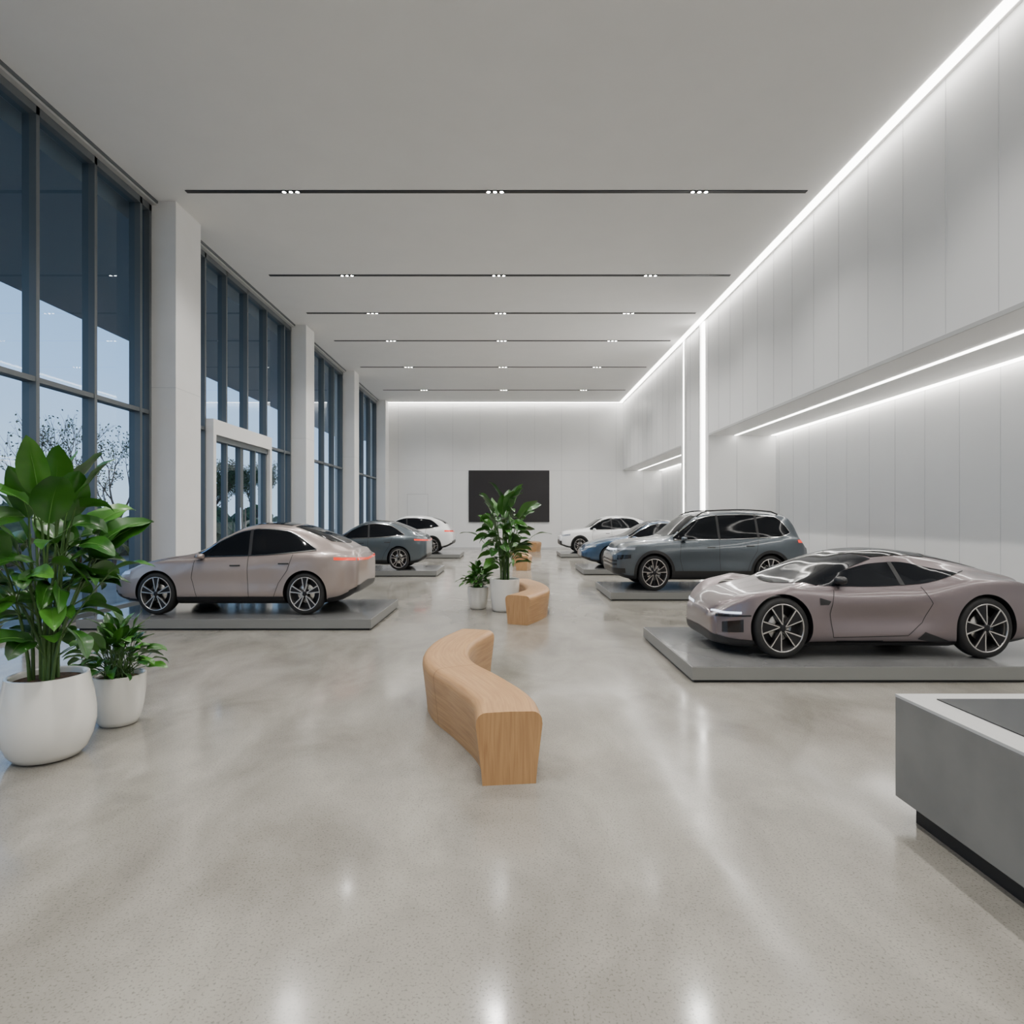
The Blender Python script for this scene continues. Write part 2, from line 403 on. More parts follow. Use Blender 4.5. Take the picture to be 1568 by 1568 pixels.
def wheel_mesh(R,style,sx):
    b=MB(); w=0.115; q=R
    b.lathe([(.70*q,-w*.85),(.78*q,-w),(.90*q,-w),(.965*q,-w*.86),(q,-w*.5),(q,w*.5),(.965*q,w*.86),(.9*q,w),(.66*q,w*.85)],48,M['tyre'],'y',sx=sx)
    b.lathe([(.79*q,-w*1.01),(.765*q,-w*1.05),(.745*q,-w*.98),(.72*q,-w*.5),(.71*q,-w*.1)],48,M['rim'],'y',sx=sx)
    b.lathe([(.71*q,-w*.1),(0.001,-w*.1)],48,M['rimdark'],'y',sx=sx)
    b.lathe([(.45*q,-w*.22),(.43*q,-w*.3),(.2*q,-w*.3)],32,M['rim'],'y',sx=sx)
    b.lathe([(.13*q,-w*.4),(.13*q,-w*.98),(.10*q,-w*1.04),(0.001,-w*1.04)],20,M['rimdark'],'y',sx=sx)
    S=Matrix.Diagonal((sx,1,1,1))
    def spoke(a0,a1,wi,wo,m,y0,y1,r0=.10,r1=.75):
        c0=Vector((math.cos(a0)*r0*q,0,math.sin(a0)*r0*q)); c1=Vector((math.cos(a1)*r1*q,0,math.sin(a1)*r1*q))
        d=(c1-c0).normalized(); n=Vector((-d.z,0,d.x)); vs=[]
        for y in (y0,y1):
            for (c,ww) in ((c0,wi),(c1,wo)):
                for s in (-1,1):
                    p=c+n*s*ww*q; p.y=y; vs.append(p)
        fs=[(0,1,3,2),(4,6,7,5),(0,2,6,4),(1,5,7,3),(2,3,7,6),(0,4,5,1)]
        b.add(vs,fs,m,False,S)
    for k in range(5):
        a=2*math.pi*k/5+math.pi/2
        if style=='sport':
            spoke(a+.02,a+.30,.06,.22,M['rimdark'],-w*.98,-w*.55)
            spoke(a+.0,a+.56,.016,.024,M['rim'],-w*1.03,-w*.9); spoke(a,a+.02,.014,.020,M['rim'],-w*1.03,-w*.9)
        elif style=='suv':
            spoke(a,a,.06,.17,M['rimdark'],-w*.95,-w*.6)
            spoke(a-.12,a-.24,.02,.03,M['rim'],-w*1.0,-w*.6); spoke(a+.12,a+.24,.02,.03,M['rim'],-w*1.0,-w*.6)
            spoke(a+.628,a+.628,.02,.03,M['rimdark'],-w*.9,-w*.6)
        else:
            spoke(a,a,.055,.13,M['rimdark'],-w*.95,-w*.55)
            spoke(a-.14,a-.20,.022,.03,M['rim'],-w*1.02,-w*.8); spoke(a+.14,a+.20,.022,.03,M['rim'],-w*1.02,-w*.8)
    b.lathe([(.66*q,w*.85),(.5*q,w*.5),(.001,w*.5)],32,M['rimdark'],'y',sx=sx)
    return b

def car(name,X0,Yc,S,pm):
    E=empty(name,(X0,Yc,PZ))
    L=S['L']; hwm=S['W']/2; U0=S.get('U0',0.0)
    top=pchip(S['top']);bot=pchip(S['bot']);hwf=pchip(S['hw']);shf=pchip(S['sh']);gwf=pchip(S['gw']);rdf=pchip(S['rd'])
    pin=pchip(S['pin']) if 'pin' in S else (lambda u:0.0)
    def half(u):
        hw=hwm*hwf(u); zb=bot(u); zt=top(u); sh=min(shf(u),zt-S.get('shc',0.05)); gw=hw*gwf(u); zr=zt-rdf(u)
        zr=max(zr,sh+0.015) if not S.get('dip') else zr
        hh=sh-zb; pn=pin(u)
        P=[(0,zb),(hw*.80,zb),(hw*.93,zb+.08*hh),(hw*(.985),zb+.20*hh),(hw*(1.0-pn),zb+.50*hh),(hw*.992,zb+.80*hh),(hw*.95,sh),(hw*.895,sh+.18*(zr-sh)),(gw+.02,zr-.02),(gw*.93,zr+.25*(zt-zr)),(gw*.55,zt-.12*(zt-zr)),(0,zt)]
        return catmull(P,5)
    us=[]; n=90
    for i in range(n+1):
        t=i/n; us.append(U0+(L-U0)*((0.5-0.5*math.cos(math.pi*t))*0.35+t*0.65))
    rings=[]
    def ring(u,sc=1.0,off=0.0):
        h=half(u); zc=(bot(u)+top(u))/2
        full=[(-y,z) for (y,z) in h]+[(y,z) for (y,z) in reversed(h[1:-1])]
        return [(u+off,y*(1-(1-sc)*.5),zc+(z-zc)*sc) for (y,z) in full]
    rN=S.get('rn',0.07); rT=S.get('rt',0.05)
    for k in range(6,0,-1):
        th=math.pi/2*k/6; rings.append(ring(U0,1-.45*(1-math.cos(th)),-rN*math.sin(th)))
    for u in us: rings.append(ring(u))
    for k in range(1,7):
        th=math.pi/2*k/6; rings.append(ring(L,1-.35*(1-math.cos(th)),rT*math.sin(th)))
    m=len(rings[0]); V=[p for r in rings for p in r]; F=[];MI=[]
    for j in range(len(rings)-1):
        for i in range(m):
            a=j*m+i; c=j*m+(i+1)%m
            F.append((a,a+m,c+m,c))
            zc_=(V[a][2]+V[c][2]+V[a+m][2]+V[c+m][2])/4; uu=(V[a][0]+V[a+m][0])/2
            MI.append(1 if zc_<bot(uu)+S.get('blk',0.07) else 0)
    F.append(tuple(range(m))); MI.append(0)
    F.append(tuple((len(rings)-1)*m+i for i in reversed(range(m)))); MI.append(0)
    bvh=BVHTree.FromPolygons([Vector(v) for v in V],F)
    me=bpy.data.meshes.new('body'); me.from_pydata(V,[],F)
    for mm in (pm,M['clad'],M['black']): me.materials.append(mm)
    me.polygons.foreach_set('material_index',MI); me.update()
    bm=bmesh.new(); bm.from_mesh(me); bmesh.ops.recalc_face_normals(bm,faces=bm.faces); bm.to_mesh(me); bm.free()
    body=bpy.data.objects.new('body',me); COL.objects.link(body)
    R=S['R']; sx=S.get('sx',0.9); Ra=R*1.10
    cut=MB()
    for wu in S['wheels']:
        for s in (-1,1):
            nn=56; y0=s*(hwm+.3); y1=s*(hwm-.30); vs=[];fs=[]
            for y in (y0,y1):
                for i in range(nn):
                    a=2*math.pi*i/nn; vs.append((wu+Ra*sx*1.02*math.cos(a),y,R+Ra*math.sin(a)))
            for i in range(nn):
                j=(i+1)%nn; fs.append((i,j,j+nn,i+nn))
            fs.append(tuple(reversed(range(nn)))); fs.append(tuple(range(nn,2*nn)))
            cut.add(vs,fs,M['black'])
    co=cut.obj('cut')
    bm=bmesh.new(); bm.from_mesh(co.data); bmesh.ops.recalc_face_normals(bm,faces=bm.faces); bm.to_mesh(co.data); bm.free()
    md=body.modifiers.new('b','BOOLEAN'); md.operation='DIFFERENCE'; md.object=co; md.solver='EXACT'
    try: md.material_mode='TRANSFER'
    except Exception: pass
    dg=bpy.context.evaluated_depsgraph_get(); ev=body.evaluated_get(dg)
    nm=bpy.data.meshes.new_from_object(ev)
    body.modifiers.clear(); body.data=nm
    bpy.data.objects.remove(co)
    for p in nm.polygons: p.use_smooth=True
    try: nm.set_sharp_from_angle(angle=math.radians(38))
    except Exception as ex: print(ex)
    body.parent=E
    def cs(u,z,s=-1,off=.004):
        h=bvh.ray_cast(Vector((u,s*3,z)),Vector((0,-s,0)))
        if h[0] is None: h=bvh.find_nearest(Vector((u,s*hwm*.8,z)))
        nr=h[1]
        if nr.y*s<0: nr=-nr
        return h[0]+nr*off
    def ct(u,v,off=.004):
        h=bvh.ray_cast(Vector((u,v,4)),Vector((0,0,-1)))
        if h[0] is None: h=bvh.find_nearest(Vector((u,v,1)))
        nr=h[1]; nr=nr if nr.z>0 else -nr
        return h[0]+nr*off
    def cr(cx,ang,z,off=.004):
        d=Vector((math.cos(ang),math.sin(ang),0)); o=Vector((cx,0,z))+d*5
        h=bvh.ray_cast(o,-d)
        if h[0] is None: h=bvh.find_nearest(o-d*4.4)
        nr=h[1]; nr=nr if nr.dot(d)>0 else -nr
        return h[0]+nr*off
    def grid(mb,fn,nu,nv,mt):
        vs=[fn(i/nu,j/nv) for j in range(nv+1) for i in range(nu+1)]; fs=[]
        for j in range(nv):
            for i in range(nu):
                a=j*(nu+1)+i; fs.append((a,a+1,a+nu+2,a+nu+1))
        mb.add(vs,fs,mt,True)
    gl=MB(); tr=MB(); lp=MB()
    ua,ub=S['dlo']; kick=S.get('kick',0.25); rr_=S.get('rear_rise',0.0)
    def dlo(u,margin=0):
        zb=shf(u)+.045; zt=top(u)-rdf(u)-.035
        if u>ub-kick:
            t=(u-(ub-kick))/kick; zt=zt-(zt-zb)*t*t*(0.75)
            zb=zb+rr_*t*t
        zt=max(zt,zb+.004)
        return zb-margin,zt+margin
    def line(mb,pts,cast,wd,mt,off=.003):
        P=[Vector((p[0],p[1])) for p in pts]
        for k in range(len(P)-1):
            a_,b_=P[k],P[k+1]; d=(b_-a_).normalized(); nn_=Vector((-d.y,d.x))*wd
            def f3(a,c):
                p=a_+(b_-a_)*a+nn_*(2*c-1); return cast(p.x,p.y,off)
            grid(mb,f3,12,1,mt)
    for s in (-1,1):
        def fn(a,c,s=s,mg=0,off=.006):
            u=ua+(ub-ua)*a; z0,z1=dlo(u,mg); return cs(u,z0+(z1-z0)*c,s,off)
        grid(gl,fn,60,8,M['cglass'])
        if S.get('outline'):
            for side in (0,1):
                def f2(a,c,s=s,side=side):
                    u=ua+(ub-ua)*a; z=dlo(u)[side]; return cs(u,z+(c-.5)*.014,s,.009)
                grid(tr,f2,60,1,M[S['outline']])
        for up in S['pillars']:
            z0,z1=dlo(up)
            grid(tr,lambda a,c,s=s,up=up,z0=z0,z1=z1: cs(up+(a-.5)*.05+(c-.5)*S.get('plean',-.03),z0+(z1-z0)*c,s,.010),1,6,M['black'])
        for poly in S['seams']:
            line(tr,poly,lambda u,z,o,s=s: cs(u,z,s,o),.004,M['seam'])
        for poly in S.get('topseams',[]):
            line(tr,[(u,v*s) for u,v in poly],lambda u,v,o: ct(u,v,o),.005,M['seam'])
        for (q0,q1,q2,q3,mt) in S.get('sidep',[]):
            def f7(a,c,s=s):
                x0=q0[0]*(1-a)+q1[0]*a; z0=q0[1]*(1-a)+q1[1]*a; x1=q3[0]*(1-a)+q2[0]*a; z1=q3[1]*(1-a)+q2[1]*a
                return cs(x0+(x1-x0)*c,z0+(z1-z0)*c,s,.008)
            grid(tr,f7,8,4,M[mt])
        for (hu,hz) in S['handles']:
            grid(tr,lambda a,c,s=s: cs(hu+(a-.5)*.17,hz+(c-.5)*.022,s,.012),4,1,M['seam'])
        if S.get('clad'):
            for wu in S['wheels']:
                def f4(a,c,s=s,wu=wu):
                    an=math.radians(-12+204*a); r=Ra+.062*c
                    return cs(wu+r*sx*1.02*math.cos(an),R+r*math.sin(an),s,.012)
                grid(tr,f4,40,2,M['clad'])
        sb=S.get('sill')
        if sb:
            u0,u1=S['wheels'][0]+Ra*sx,S['wheels'][1]-Ra*sx
            grid(tr,lambda a,c,s=s: cs(u0+(u1-u0)*a,bot(u0+(u1-u0)*a)+sb[0]+(sb[1]-sb[0])*c,s,.010),20,3,M['clad'])
        mu,mz=S['mirror']; yy=cs(mu,mz,s,0).y
        vs=[];fs=[];n1,n2=12,8
        for j in range(n2+1):
            ph=math.pi*j/n2
            for i in range(n1):
                a=2*math.pi*i/n1
                sx_=abs(math.cos(a))**.7*(1 if math.cos(a)>0 else -1); sy_=abs(math.sin(a))**.7*(1 if math.sin(a)>0 else -1)
                vs.append((mu+.065*math.sin(ph)*sx_,yy+s*(.10+.08*math.cos(ph)) ,mz+.02+.045*math.sin(ph)*sy_))
        for j in range(n2):
            for i in range(n1):
                fs.append((j*n1+i,j*n1+(i+1)%n1,(j+1)*n1+(i+1)%n1,(j+1)*n1+i))
        tr.add(vs,fs,M[S['mirmat']] if 'mirmat' in S else pm,True)
        tr.box(mu-.03,mu+.03,min(yy-s*.02,yy+s*.08),max(yy-s*.02,yy+s*.08),mz-.025,mz+.0,M['black'])
        if S.get('rails'):
            r0,r1=S['rails']; pts=[]
            for k in range(13):
                u=r0+(r1-r0)*k/12; gw=hwm*hwf(u)*gwf(u)*.93
                pts.append((u,s*gw,top(u)-rdf(u)*.6+(.045 if 0<k<12 else 0.0)))
            tr.tube(pts,[.016]*13,M['clad'],6)
    for k in ('ws','rg','roofg'):
        if k in S:
            (uc0,ue0,v0),(uc1,ue1,v1)=S[k]
            def f5(a,c):
                t=2*a-1; uA=uc0+(ue0-uc0)*t*t; uB=uc1+(ue1-uc1)*t*t
                return ct(uA+(uB-uA)*c, t*(v0+(v1-v0)*c)*hwm,.006)
            grid(gl,f5,24,16,M['cglass'])
    for (cx,a0,a1,za0,za1,zb0,zb1,mt) in S['rad']:
        for s in (-1,1):
            def f6(a,c,s=s):
                an=math.radians(a0+(a1-a0)*a)*(-s); z0=za0+(zb0-za0)*a; z1=za1+(zb1-za1)*a
                return cr(cx,an,z0+(z1-z0)*c,.007)
            grid(lp,f6,16,3,M[mt])
    gl.obj('glazing',E); tr.obj('trim_parts',E); lp.obj('lamps',E)
    for wi,wu in enumerate(S['wheels']):
        for s in (-1,1):
            o=wheel_mesh(R,S['style'],sx).obj('wheel_%s_%s'%('front' if wi==0 else 'rear','near' if s==-1 else 'far'),E,(wu,s*(hwm*S.get('track',1.0)-.135),R))
            if s==1: o.rotation_euler=(0,0,math.pi)
    return E

sedan=dict(L=3.96,W=1.84,R=.345,wheels=(.80,3.20),style='sedan',sx=.9,
 top=[(0,.60),(.1,.71),(.4,.83),(.8,.92),(1.2,.98),(1.38,1.04),(1.8,1.30),(2.15,1.45),(2.45,1.49),(2.85,1.455),(3.25,1.33),(3.6,1.18),(3.82,1.07),(3.91,1.05),(3.96,.99)],
 bot=[(0,.30),(.3,.2),(.8,.17),(3.3,.17),(3.7,.22),(3.96,.36)],
 hw=[(0,.66),(.08,.79),(.25,.89),(.55,.965),(.9,1),(3.3,1),(3.6,.965),(3.82,.89),(3.96,.76)],
 sh=[(0,.52),(.3,.72),(.8,.85),(1.3,.88),(2.5,.92),(3.2,.965),(3.7,.97),(3.96,.92)],
 gw=[(0,.55),(.5,.68),(1.2,.76),(1.6,.74),(2.1,.69),(2.6,.67),(3.2,.66),(3.6,.70),(3.96,.66)],
 rd=[(0,.03),(1.2,.03),(1.5,.06),(2.1,.07),(3.0,.07),(3.6,.05),(3.96,.03)],
 pin=[(0,0),(1.0,0),(1.6,.02),(2.6,.02),(3.0,0),(3.96,0)],
 dlo=(1.36,3.36),kick=.55,rear_rise=.03,pillars=(2.28,),outline='chrome',
 seams=[[(1.42,.9),(1.38,.6),(1.46,.30)],[(2.28,.95),(2.28,.6),(2.30,.28)],[(3.0,.98),(2.92,.72),(2.78,.52),(2.70,.30)],[(1.46,.29),(2.74,.29)]],
 topseams=[[(.35,.55),(.8,.66),(1.3,.68)]],
 handles=[(2.08,.80),(2.86,.83)],sill=(.02,.13),mirror=(1.52,.93),
 ws=((1.16,1.42,.80),(1.92,2.06,.60)),rg=((2.95,2.90,.50),(3.70,3.54,.60)),roofg=((2.0,2.1,.50),(2.88,2.84,.48)),
 rad=[(3.2,0,62,.84,.88,.885,.93,'red'),(3.2,0,40,.34,.50,.34,.46,'clad'),(.8,180,128,.24,.36,.26,.33,'clad'),(.8,150,118,.60,.66,.66,.71,'lamp')])
suv=dict(L=4.1,W=1.9,R=.385,wheels=(.79,3.28),style='suv',sx=.88,clad=True,
 top=[(0,.88),(.08,1.0),(.4,1.08),(.9,1.13),(1.12,1.17),(1.45,1.43),(1.75,1.64),(2.1,1.72),(2.7,1.74),(3.4,1.70),(3.72,1.64),(3.86,1.50),(3.98,1.26),(4.1,1.0)],
 bot=[(0,.34),(.3,.25),(.8,.23),(3.3,.23),(3.8,.28),(4.1,.42)],
 hw=[(0,.76),(.08,.86),(.25,.94),(.5,.985),(.8,1),(3.5,1),(3.85,.96),(4.02,.91),(4.1,.84)],
 sh=[(0,.78),(.3,.97),(1,1.03),(2.5,1.06),(3.4,1.10),(3.9,1.10),(4.1,.92)],
 gw=[(0,.6),(.5,.72),(1.2,.80),(1.6,.78),(2.1,.74),(2.6,.73),(3.4,.71),(3.8,.72),(4.1,.72)],
 rd=[(0,.03),(1.1,.03),(1.5,.06),(2.1,.07),(3.4,.07),(3.8,.07),(4.1,.03)],
 pin=[(0,0),(1.0,0),(1.6,.015),(2.6,.015),(3.0,0),(4.1,0)],
 dlo=(1.22,3.74),kick=.35,rear_rise=.10,pillars=(2.18,3.02),outline='chrome',
 seams=[[(1.36,1.05),(1.33,.7),(1.40,.40)],[(2.18,1.08),(2.18,.7),(2.2,.38)],[(3.02,1.10),(2.98,.85),(2.84,.62),(2.76,.38)]],
 topseams=[[(.2,.5),(.6,.62),(1.15,.66)]],
 handles=[(2.0,.93),(2.84,.96)],sill=(.02,.20),mirror=(1.42,1.10),rails=(1.75,3.55),
 ws=((1.06,1.28,.84),(1.66,1.82,.66)),rg=((3.74,3.72,.5),(3.97,3.94,.62)),
 rad=[(3.2,0,52,1.02,1.07,1.03,1.09,'red'),(3.2,0,40,.44,.60,.44,.56,'clad'),(.9,180,130,.36,.50,.38,.48,'clad'),(.9,180,140,.54,.58,.54,.58,'clad'),(.9,180,140,.62,.65,.62,.65,'clad'),(.9,180,146,.84,.875,.86,.895,'drl'),(.9,146,120,.86,.895,.88,.93,'lamp'),(.9,140,124,.66,.76,.70,.78,'blackgloss')])
sport=dict(U0=.20,L=3.85,W=1.88,R=.345,wheels=(.82,3.09),style='sport',sx=.88,dip=True,shc=-.04,rn=.04,
 top=[(0.20,.48),(.27,.56),(.45,.65),(.8,.735),(1.05,.795),(1.25,.88),(1.65,1.08),(2.0,1.17),(2.3,1.19),(2.7,1.15),(3.1,1.06),(3.5,.95),(3.75,.88),(3.85,.82)],
 bot=[(.20,.11),(.4,.10),(.8,.12),(3.1,.12),(3.6,.17),(3.85,.30)],
 hw=[(.20,.62),(.27,.78),(.4,.90),(.6,.975),(.82,1),(1.5,.955),(2.1,.95),(2.7,.985),(3.1,1.0),(3.5,.96),(3.7,.9),(3.85,.8)],
 sh=[(.20,.44),(.3,.56),(.55,.725),(.82,.80),(1.2,.76),(1.8,.75),(2.4,.78),(3.0,.87),(3.4,.86),(3.85,.74)],
 gw=[(.20,.55),(.5,.66),(1.0,.74),(1.4,.74),(1.9,.66),(2.4,.62),(3.0,.60),(3.5,.62),(3.85,.6)],
 rd=[(.20,.02),(.8,.02),(1.2,.02),(1.6,.07),(2.0,.09),(2.6,.10),(3.2,.07),(3.85,.03)],
 pin=[(.20,0),(1.15,0),(1.6,.045),(2.3,.05),(2.75,.0),(3.85,0)],
 dlo=(1.30,3.02),kick=.8,rear_rise=.04,pillars=(2.2,),mirmat='clad',
 seams=[[(1.42,.76),(1.36,.5),(1.40,.24)],[(2.40,.80),(2.50,.62),(2.40,.40),(2.24,.26)],[(1.40,.235),(2.24,.255)]],
 topseams=[[(.45,.42),(.8,.52),(1.1,.60)],[(.60,.16),(1.0,.22)]],
 sidep=[((1.24,.60),(1.34,.60),(1.37,.64),(1.24,.68),'clad'),((2.34,.22),(2.70,.15),(2.72,.19),(2.42,.30),'clad')],
 handles=[],sill=(-.01,.06),mirror=(1.50,.85),
 ws=((.98,1.26,.82),(1.80,2.0,.60)),roofg=((1.80,2.02,.56),(2.75,2.7,.48)),rg=((2.78,2.73,.46),(3.5,3.4,.42)),
 rad=[(3.0,0,45,.70,.73,.72,.75,'red'),(3.0,0,45,.24,.36,.24,.34,'clad'),(1.15,180,126,.13,.24,.15,.20,'clad'),(1.15,160,132,.455,.475,.49,.515,'drl'),(1.15,150,127,.425,.453,.47,.485,'blackgloss'),(1.15,144,131,.26,.38,.29,.43,'blackgloss')])
cross=copy.deepcopy(suv)
cross.update(dict(R=.35,top=[(0,.80),(.08,.93),(.4,1.01),(.9,1.07),(1.12,1.11),(1.45,1.34),(1.8,1.55),(2.15,1.64),(2.6,1.65),(3.2,1.58),(3.65,1.44),(3.85,1.30),(3.98,1.15),(4.1,.96)],
 sh=[(0,.72),(.3,.89),(1,.96),(2.5,1.0),(3.4,1.05),(3.9,1.05),(4.1,.88)],dlo=(1.24,3.6),kick=.5,
 pillars=(2.18,),rg=((3.3,3.26,.5),(3.86,3.80,.62)),handles=[(2.0,.87),(2.84,.90)],mirror=(1.42,1.03),
 rad=[(3.2,0,56,.93,.99,.96,1.02,'red'),(3.2,0,40,.44,.60,.44,.56,'clad'),(.9,180,140,.36,.60,.38,.54,'clad'),(.9,142,120,.74,.80,.78,.85,'lamp')]))
cross.pop('rails')

platform(-6.70,-2.14,9.5,11.85); car('sedan_car',-6.50,10.80,sedan,paint('paint_champagne',(0.37,0.305,0.28)))
platform(-6.70,-2.14,18.1,20.3); car('sedan_car',-6.50,19.2,sedan,paint('paint_slate',(0.075,0.095,0.11)))
platform(-6.65,-2.1,26.1,28.5); car('crossover_car',-6.6,27.3,cross,paint('paint_white',(0.76,0.76,0.76),0.35,0.0))
platform(1.93,6.55,6.49,8.85); car('sports_car',2.22,7.75,sport,paint('paint_mauve',(0.195,0.158,0.162)))
platform(2.12,6.25,12.87,15.1); car('suv_car',2.32,14.08,suv,paint('paint_bluegrey',(0.085,0.102,0.118)))
platform(2.24,6.25,18.6,20.9); car('sedan_car',2.32,19.8,sedan,paint('paint_blue',(0.04,0.08,0.14)))
platform(2.22,6.25,26.6,29.0); car('crossover_car',2.3,27.8,cross,paint('paint_pearl',(0.76,0.76,0.76),0.35,0.0))

# ------------------------------------------------------------------ benches
def bench(cl, wtop, zt=.475, seams=(0.5,)):
    P=[Vector(p) for p in cl]; C=[]
    n=len(P)
    for i in range(n-1):
        p0=P[i-1] if i>0 else P[0]*2-P[1]; p1=P[i];p2=P[i+1]; p3=P[i+2] if i+2<n else P[-1]*2-P[-2]
        for k in range(10):
            t=k/10; C.append(0.5*((2*p1)+(p2-p0)*t+(2*p0-5*p1+4*p2-p3)*t*t+(3*p1-p0-3*p2+p3)*t**3))
    C.append(P[-1])
    o=C[0].copy()
    h=wtop/2; prof=[(-h*.80,0.0),(-h*.84,.10),(-h*.93,zt*.55),(-h*1.0,zt*.82)]
    r=.07
    for k in range(1,6):
        a=math.pi-math.pi/2*k/5; prof.append((-h+r+r*math.cos(a),zt-r+r*math.sin(a)))
    prof+= [(0,zt+.003)]
    prof=prof+[(-a,z) for (a,z) in reversed(prof[:-1])]
    m=len(prof); vs=[];fs=[]
    arc=[0]
    for i in range(1,m): arc.append(arc[-1]+math.hypot(prof[i][0]-prof[i-1][0],prof[i][1]-prof[i-1][1]))
    D=[0]
    for i in range(1,len(C)): D.append(D[-1]+(C[i]-C[i-1]).length)
    def fr(i):
        d=(C[min(i+1,len(C)-1)]-C[max(i-1,0)]).normalized(); return Vector((d.y,-d.x))
    for i,c in enumerate(C):
        nn=fr(i)
        for (s,z) in prof:
            p=c+nn*s-o; vs.append((p.x,p.y,z))
    me=bpy.data.meshes.new('bench')
    for i in range(len(C)-1):
        for j in range(m-1):
            a=i*m+j; fs.append((a,a+1,a+m+1,a+m))
    e0=tuple(range(m)); e1=tuple((len(C)-1)*m+j for j in reversed(range(m)))
    eb=[(i*m+m-1,i*m,(i+1)*m,(i+1)*m+m-1) for i in range(len(C)-1)]
    nf=len(fs); fs2=fs+[e0,e1]+eb
    me.from_pydata(vs,[],fs2); me.materials.append(M['wood'])
    ul=me.uv_layers.new(name='UVMap')
    for pi,p in enumerate(me.polygons):
        for li in p.loop_indices:
            vi=me.loops[li].vertex_index; i,j=divmod(vi,m)
            if pi<nf or pi>nf+1: ul.data[li].uv=(D[i],arc[j])
            else: ul.data[li].uv=(prof[j][1]*1.0+3,prof[j][0]+.5)
        p.use_smooth = pi<nf
    e=empty('curved_wood_bench',(o.x,o.y,0))
    ob=bpy.data.objects.new('seat_body',me); COL.objects.link(ob); ob.parent=e
    try: me.set_sharp_from_angle(angle=math.radians(50))
    except Exception: pass
    b=MB()
    for t in seams:
        i=int(t*(len(C)-1)); nn=fr(i); tt=Vector((-nn.y,nn.x)); V=[]
        for q in (-.0025,.0025):
            for (s,z) in prof:
                p=C[i]+nn*s*1.006+tt*q-o; V.append((p.x,p.y,z*1.003+(.001 if z>.1 else 0)))
        b.add(V,[(j,j+1,j+1+m,j+m) for j in range(m-1)],M['woodseam'])
    b.obj('seams',e)
bench([(0.0,4.02),(-.05,4.4),(-.26,4.9),(-.50,5.38),(-.60,5.85),(-.56,6.4),(-.38,6.98)],.44,seams=(0.45,))
bench([(0.13,10.0),(.36,10.5),(.50,11.0),(.50,11.6),(.38,12.2),(.20,12.7)],.44,seams=(0.4,))
bench([(0.40,20.2),(.55,20.9),(.50,21.6),(.30,22.3)],.44,seams=(0.5,))
bench([(1.15,31.0),(1.40,31.6),(1.35,32.3),(1.15,32.9)],.5,seams=(0.5,))

# ------------------------------------------------------------------ plants
def leaf(b,p,d,up,L,W,droop,mt,fold=.25,nseg=9):
    p=Vector(p);d=Vector(d).normalized(); side=d.cross(Vector(up))
    if side.length<1e-3: side=Vector((1,0,0))
    side.normalize()
    vs=[];fs=[];cen=[];q=p.copy();dd=d.copy()
    for i in range(nseg+1):
        t=i/nseg; w=W*.5*(math.sin(math.pi*min(1,t**.8*.97+.02))**.75)*(1 if t<.99 else .05)
        nn=side.cross(dd).normalized()
        wob=.06*W*math.sin(t*11+p.x*30)
        for c in (-1,-.5,0,.5,1):
            v=q+side*w*c+nn*(abs(c)*w*fold*1.3+wob*abs(c)); vs.append(v)
        cen.append(q+nn*.002)
        dd=(dd+Vector((0,0,-droop/nseg))).normalized(); side=(side-dd*side.dot(dd)).normalized()
        q=q+dd*(L/nseg)
    for i in range(nseg):
        for c in range(4):
            a=i*5+c; fs.append((a,a+1,a+6,a+5))
    b.add(vs,fs,mt,True)
    b.tube(cen[:-1],[.004*(1-.7*i/nseg)*(L/.4) for i in range(nseg)],M['rib'],4)
def stemleaf(b,base,az,lean,h,L,W,droop,mt,r=.009,tw=0.0):
    rad=Vector((math.cos(az),math.sin(az),0)); pts=[];n=6
    for i in range(n+1):
        t=i/n; pts.append(Vector(base)+Vector((0,0,h*t))+rad*(lean*t**1.6))
    b.tube(pts,[r*(1-.5*i/n) for i in range(n+1)],M['stem'],5)
    d=(pts[-1]-pts[-2]).normalized(); d=(d+rad*.25).normalized()
    a2=az+tw; up=Vector((0,0,1))*0.3-Vector((math.cos(a2),math.sin(a2),0))
    leaf(b,pts[-1],d,up,L,W,droop,mt)
    return pts
def pot(prof,e,name='pot'):
    b=MB(); b.lathe(prof,64,M['pot'])
    rt,zt=prof[-1]
    b.lathe([(rt,zt),(rt-.012,zt+.004),(rt-.03,zt-.005),(rt-.035,zt-.05)],64,M['pot'])
    b.obj('pot',e)
    b=MB(); b.lathe([(rt-.03,zt-.04),(rt*.5,zt-.03),(0.001,zt-.025)],32,M['soil']); b.obj('soil',e)
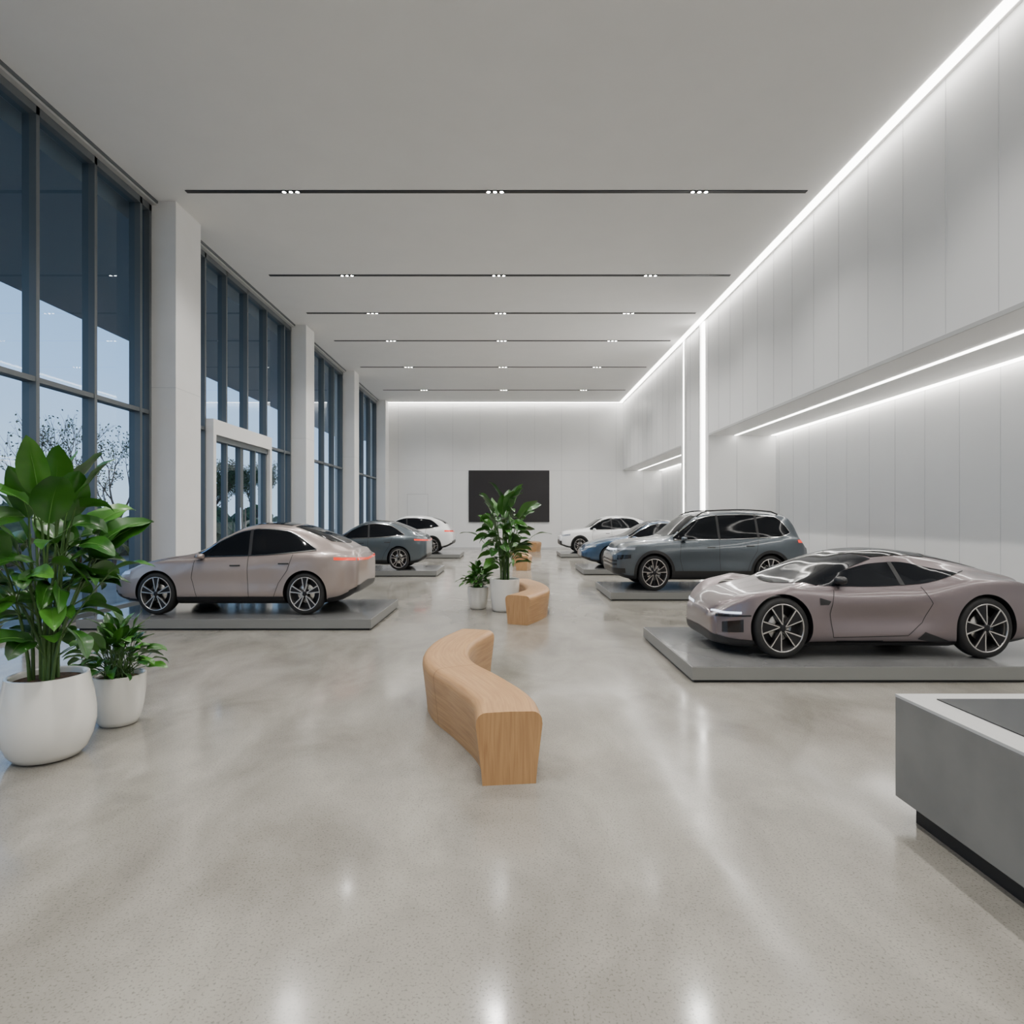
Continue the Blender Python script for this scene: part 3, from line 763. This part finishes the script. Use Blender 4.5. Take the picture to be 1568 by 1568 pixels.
def bigplant(x,y,s,ps,seed):
    r=random.Random(seed); e=empty('potted_plant',(x,y,0))
    k9=.90
    pr=[(0.001,0.0),(.19,0),(.235,.015),(.275,.06),(.315,.15),(.335,.25),(.333,.34),(.318,.45),(.295,.55),(.285,.60)] if ps=='round' else [(0.001,0),(.20,0),(.225,.01),(.24,.05),(.262,.25),(.275,.45),(.28,.60)]
    if ps=='round': pr=[(a*k9,z) for a,z in pr]
    pot(pr,e); zt=.56
    b=MB(); stems=[]
    for k in range(20):
        az=2.399*k+r.uniform(-.3,.3); ln=r.uniform(.03,.36)*s; h=r.uniform(.85,1.36)*s*(1.08-.5*ln)
        stems.append((stemleaf(b,(r.uniform(-.08,.08),r.uniform(-.08,.08),zt),az,ln,h,r.uniform(.36,.50)*s,r.uniform(.18,.25)*s,r.uniform(.2,1.2),M['leaf'] if r.random()<.75 else M['leaf2'],r=.014,tw=r.uniform(-.9,.9)),az))
    for k in range(72):
        P,az0=stems[k%20]; i=r.choice([1,2,3,3,4,4,5]); c=P[i]; az=az0+r.uniform(-1.5,1.5)
        stemleaf(b,c,az,r.uniform(.06,.20)*s,r.uniform(.06,.20)*s,r.uniform(.24,.36)*s,r.uniform(.12,.17)*s,r.uniform(.5,1.9),M['leaf'] if r.random()<.8 else M['leaf2'],.006,tw=r.uniform(-.8,.8))
    for k in range(2):
        az=(-.1,2.9)[k]; stemleaf(b,(0,0,zt),az,.48*s,.78*s,.38*s,.12*s,1.0,M['leaf'])
    b.obj('foliage',e)
def smallplant(x,y,sc,seed):
    r=random.Random(seed); e=empty('potted_shrub',(x,y,0))
    pot([(0.001,0),(.12*sc,0),(.145*sc,.01),(.165*sc,.05),(.19*sc,.16),(.203*sc,.28),(.205*sc,.36),(.205*sc,.42)],e); zt=.39
    b=MB()
    for k in range(95):
        az=2.399*k; t=k/95; ln=(.03+.20*t)*sc*r.uniform(.7,1.2); h=(.38-.28*t)*sc*r.uniform(.7,1.15)
        stemleaf(b,(r.uniform(-.08,.08),r.uniform(-.08,.08),zt),az,ln,h,r.uniform(.14,.21)*sc,r.uniform(.065,.09)*sc,r.uniform(.4,1.6),M['leaf'] if r.random()<.7 else M['leaf2'],.005,tw=r.uniform(-.5,.5))
    b.obj('foliage',e)
bigplant(-3.38,4.50,1.0,'round',11)
smallplant(-3.32,5.22,1.0,5)
bigplant(-.09,11.5,1.05,'taper',21)
smallplant(-.60,11.75,.98,9)

e=empty('display_counter',(2.26,2.4,0)); b=MB()
b.box(0,1.5,-1.3,1.2,.12,.70,M['desk']); b.obj('body',e,bevel=.004)
b=MB(); b.box(.07,1.43,-1.2,1.12,0,.12,M['black']); b.obj('plinth',e)
b=MB(); b.box(0,1.5,-1.3,1.2,.7002,.716,M['desktop']); b.obj('rim',e)
b=MB(); b.box(.16,1.34,-1.1,1.08,.7162,.722,M['blackgloss']); b.obj('touch_screen',e)

cam=bpy.data.cameras.new('camera'); co=bpy.data.objects.new('camera',cam); COL.objects.link(co)
co.location=(0,0,1.75); co.rotation_euler=(math.radians(90),0,0)
cam.sensor_width=36; cam.clip_end=500
zx,zy,zw = ZOOM if ZOOM else (784,784,1568)
cam.lens=21.6*1568/zw; cam.shift_x=(zx-780)/zw; cam.shift_y=(792-zy)/zw
SC.camera=co
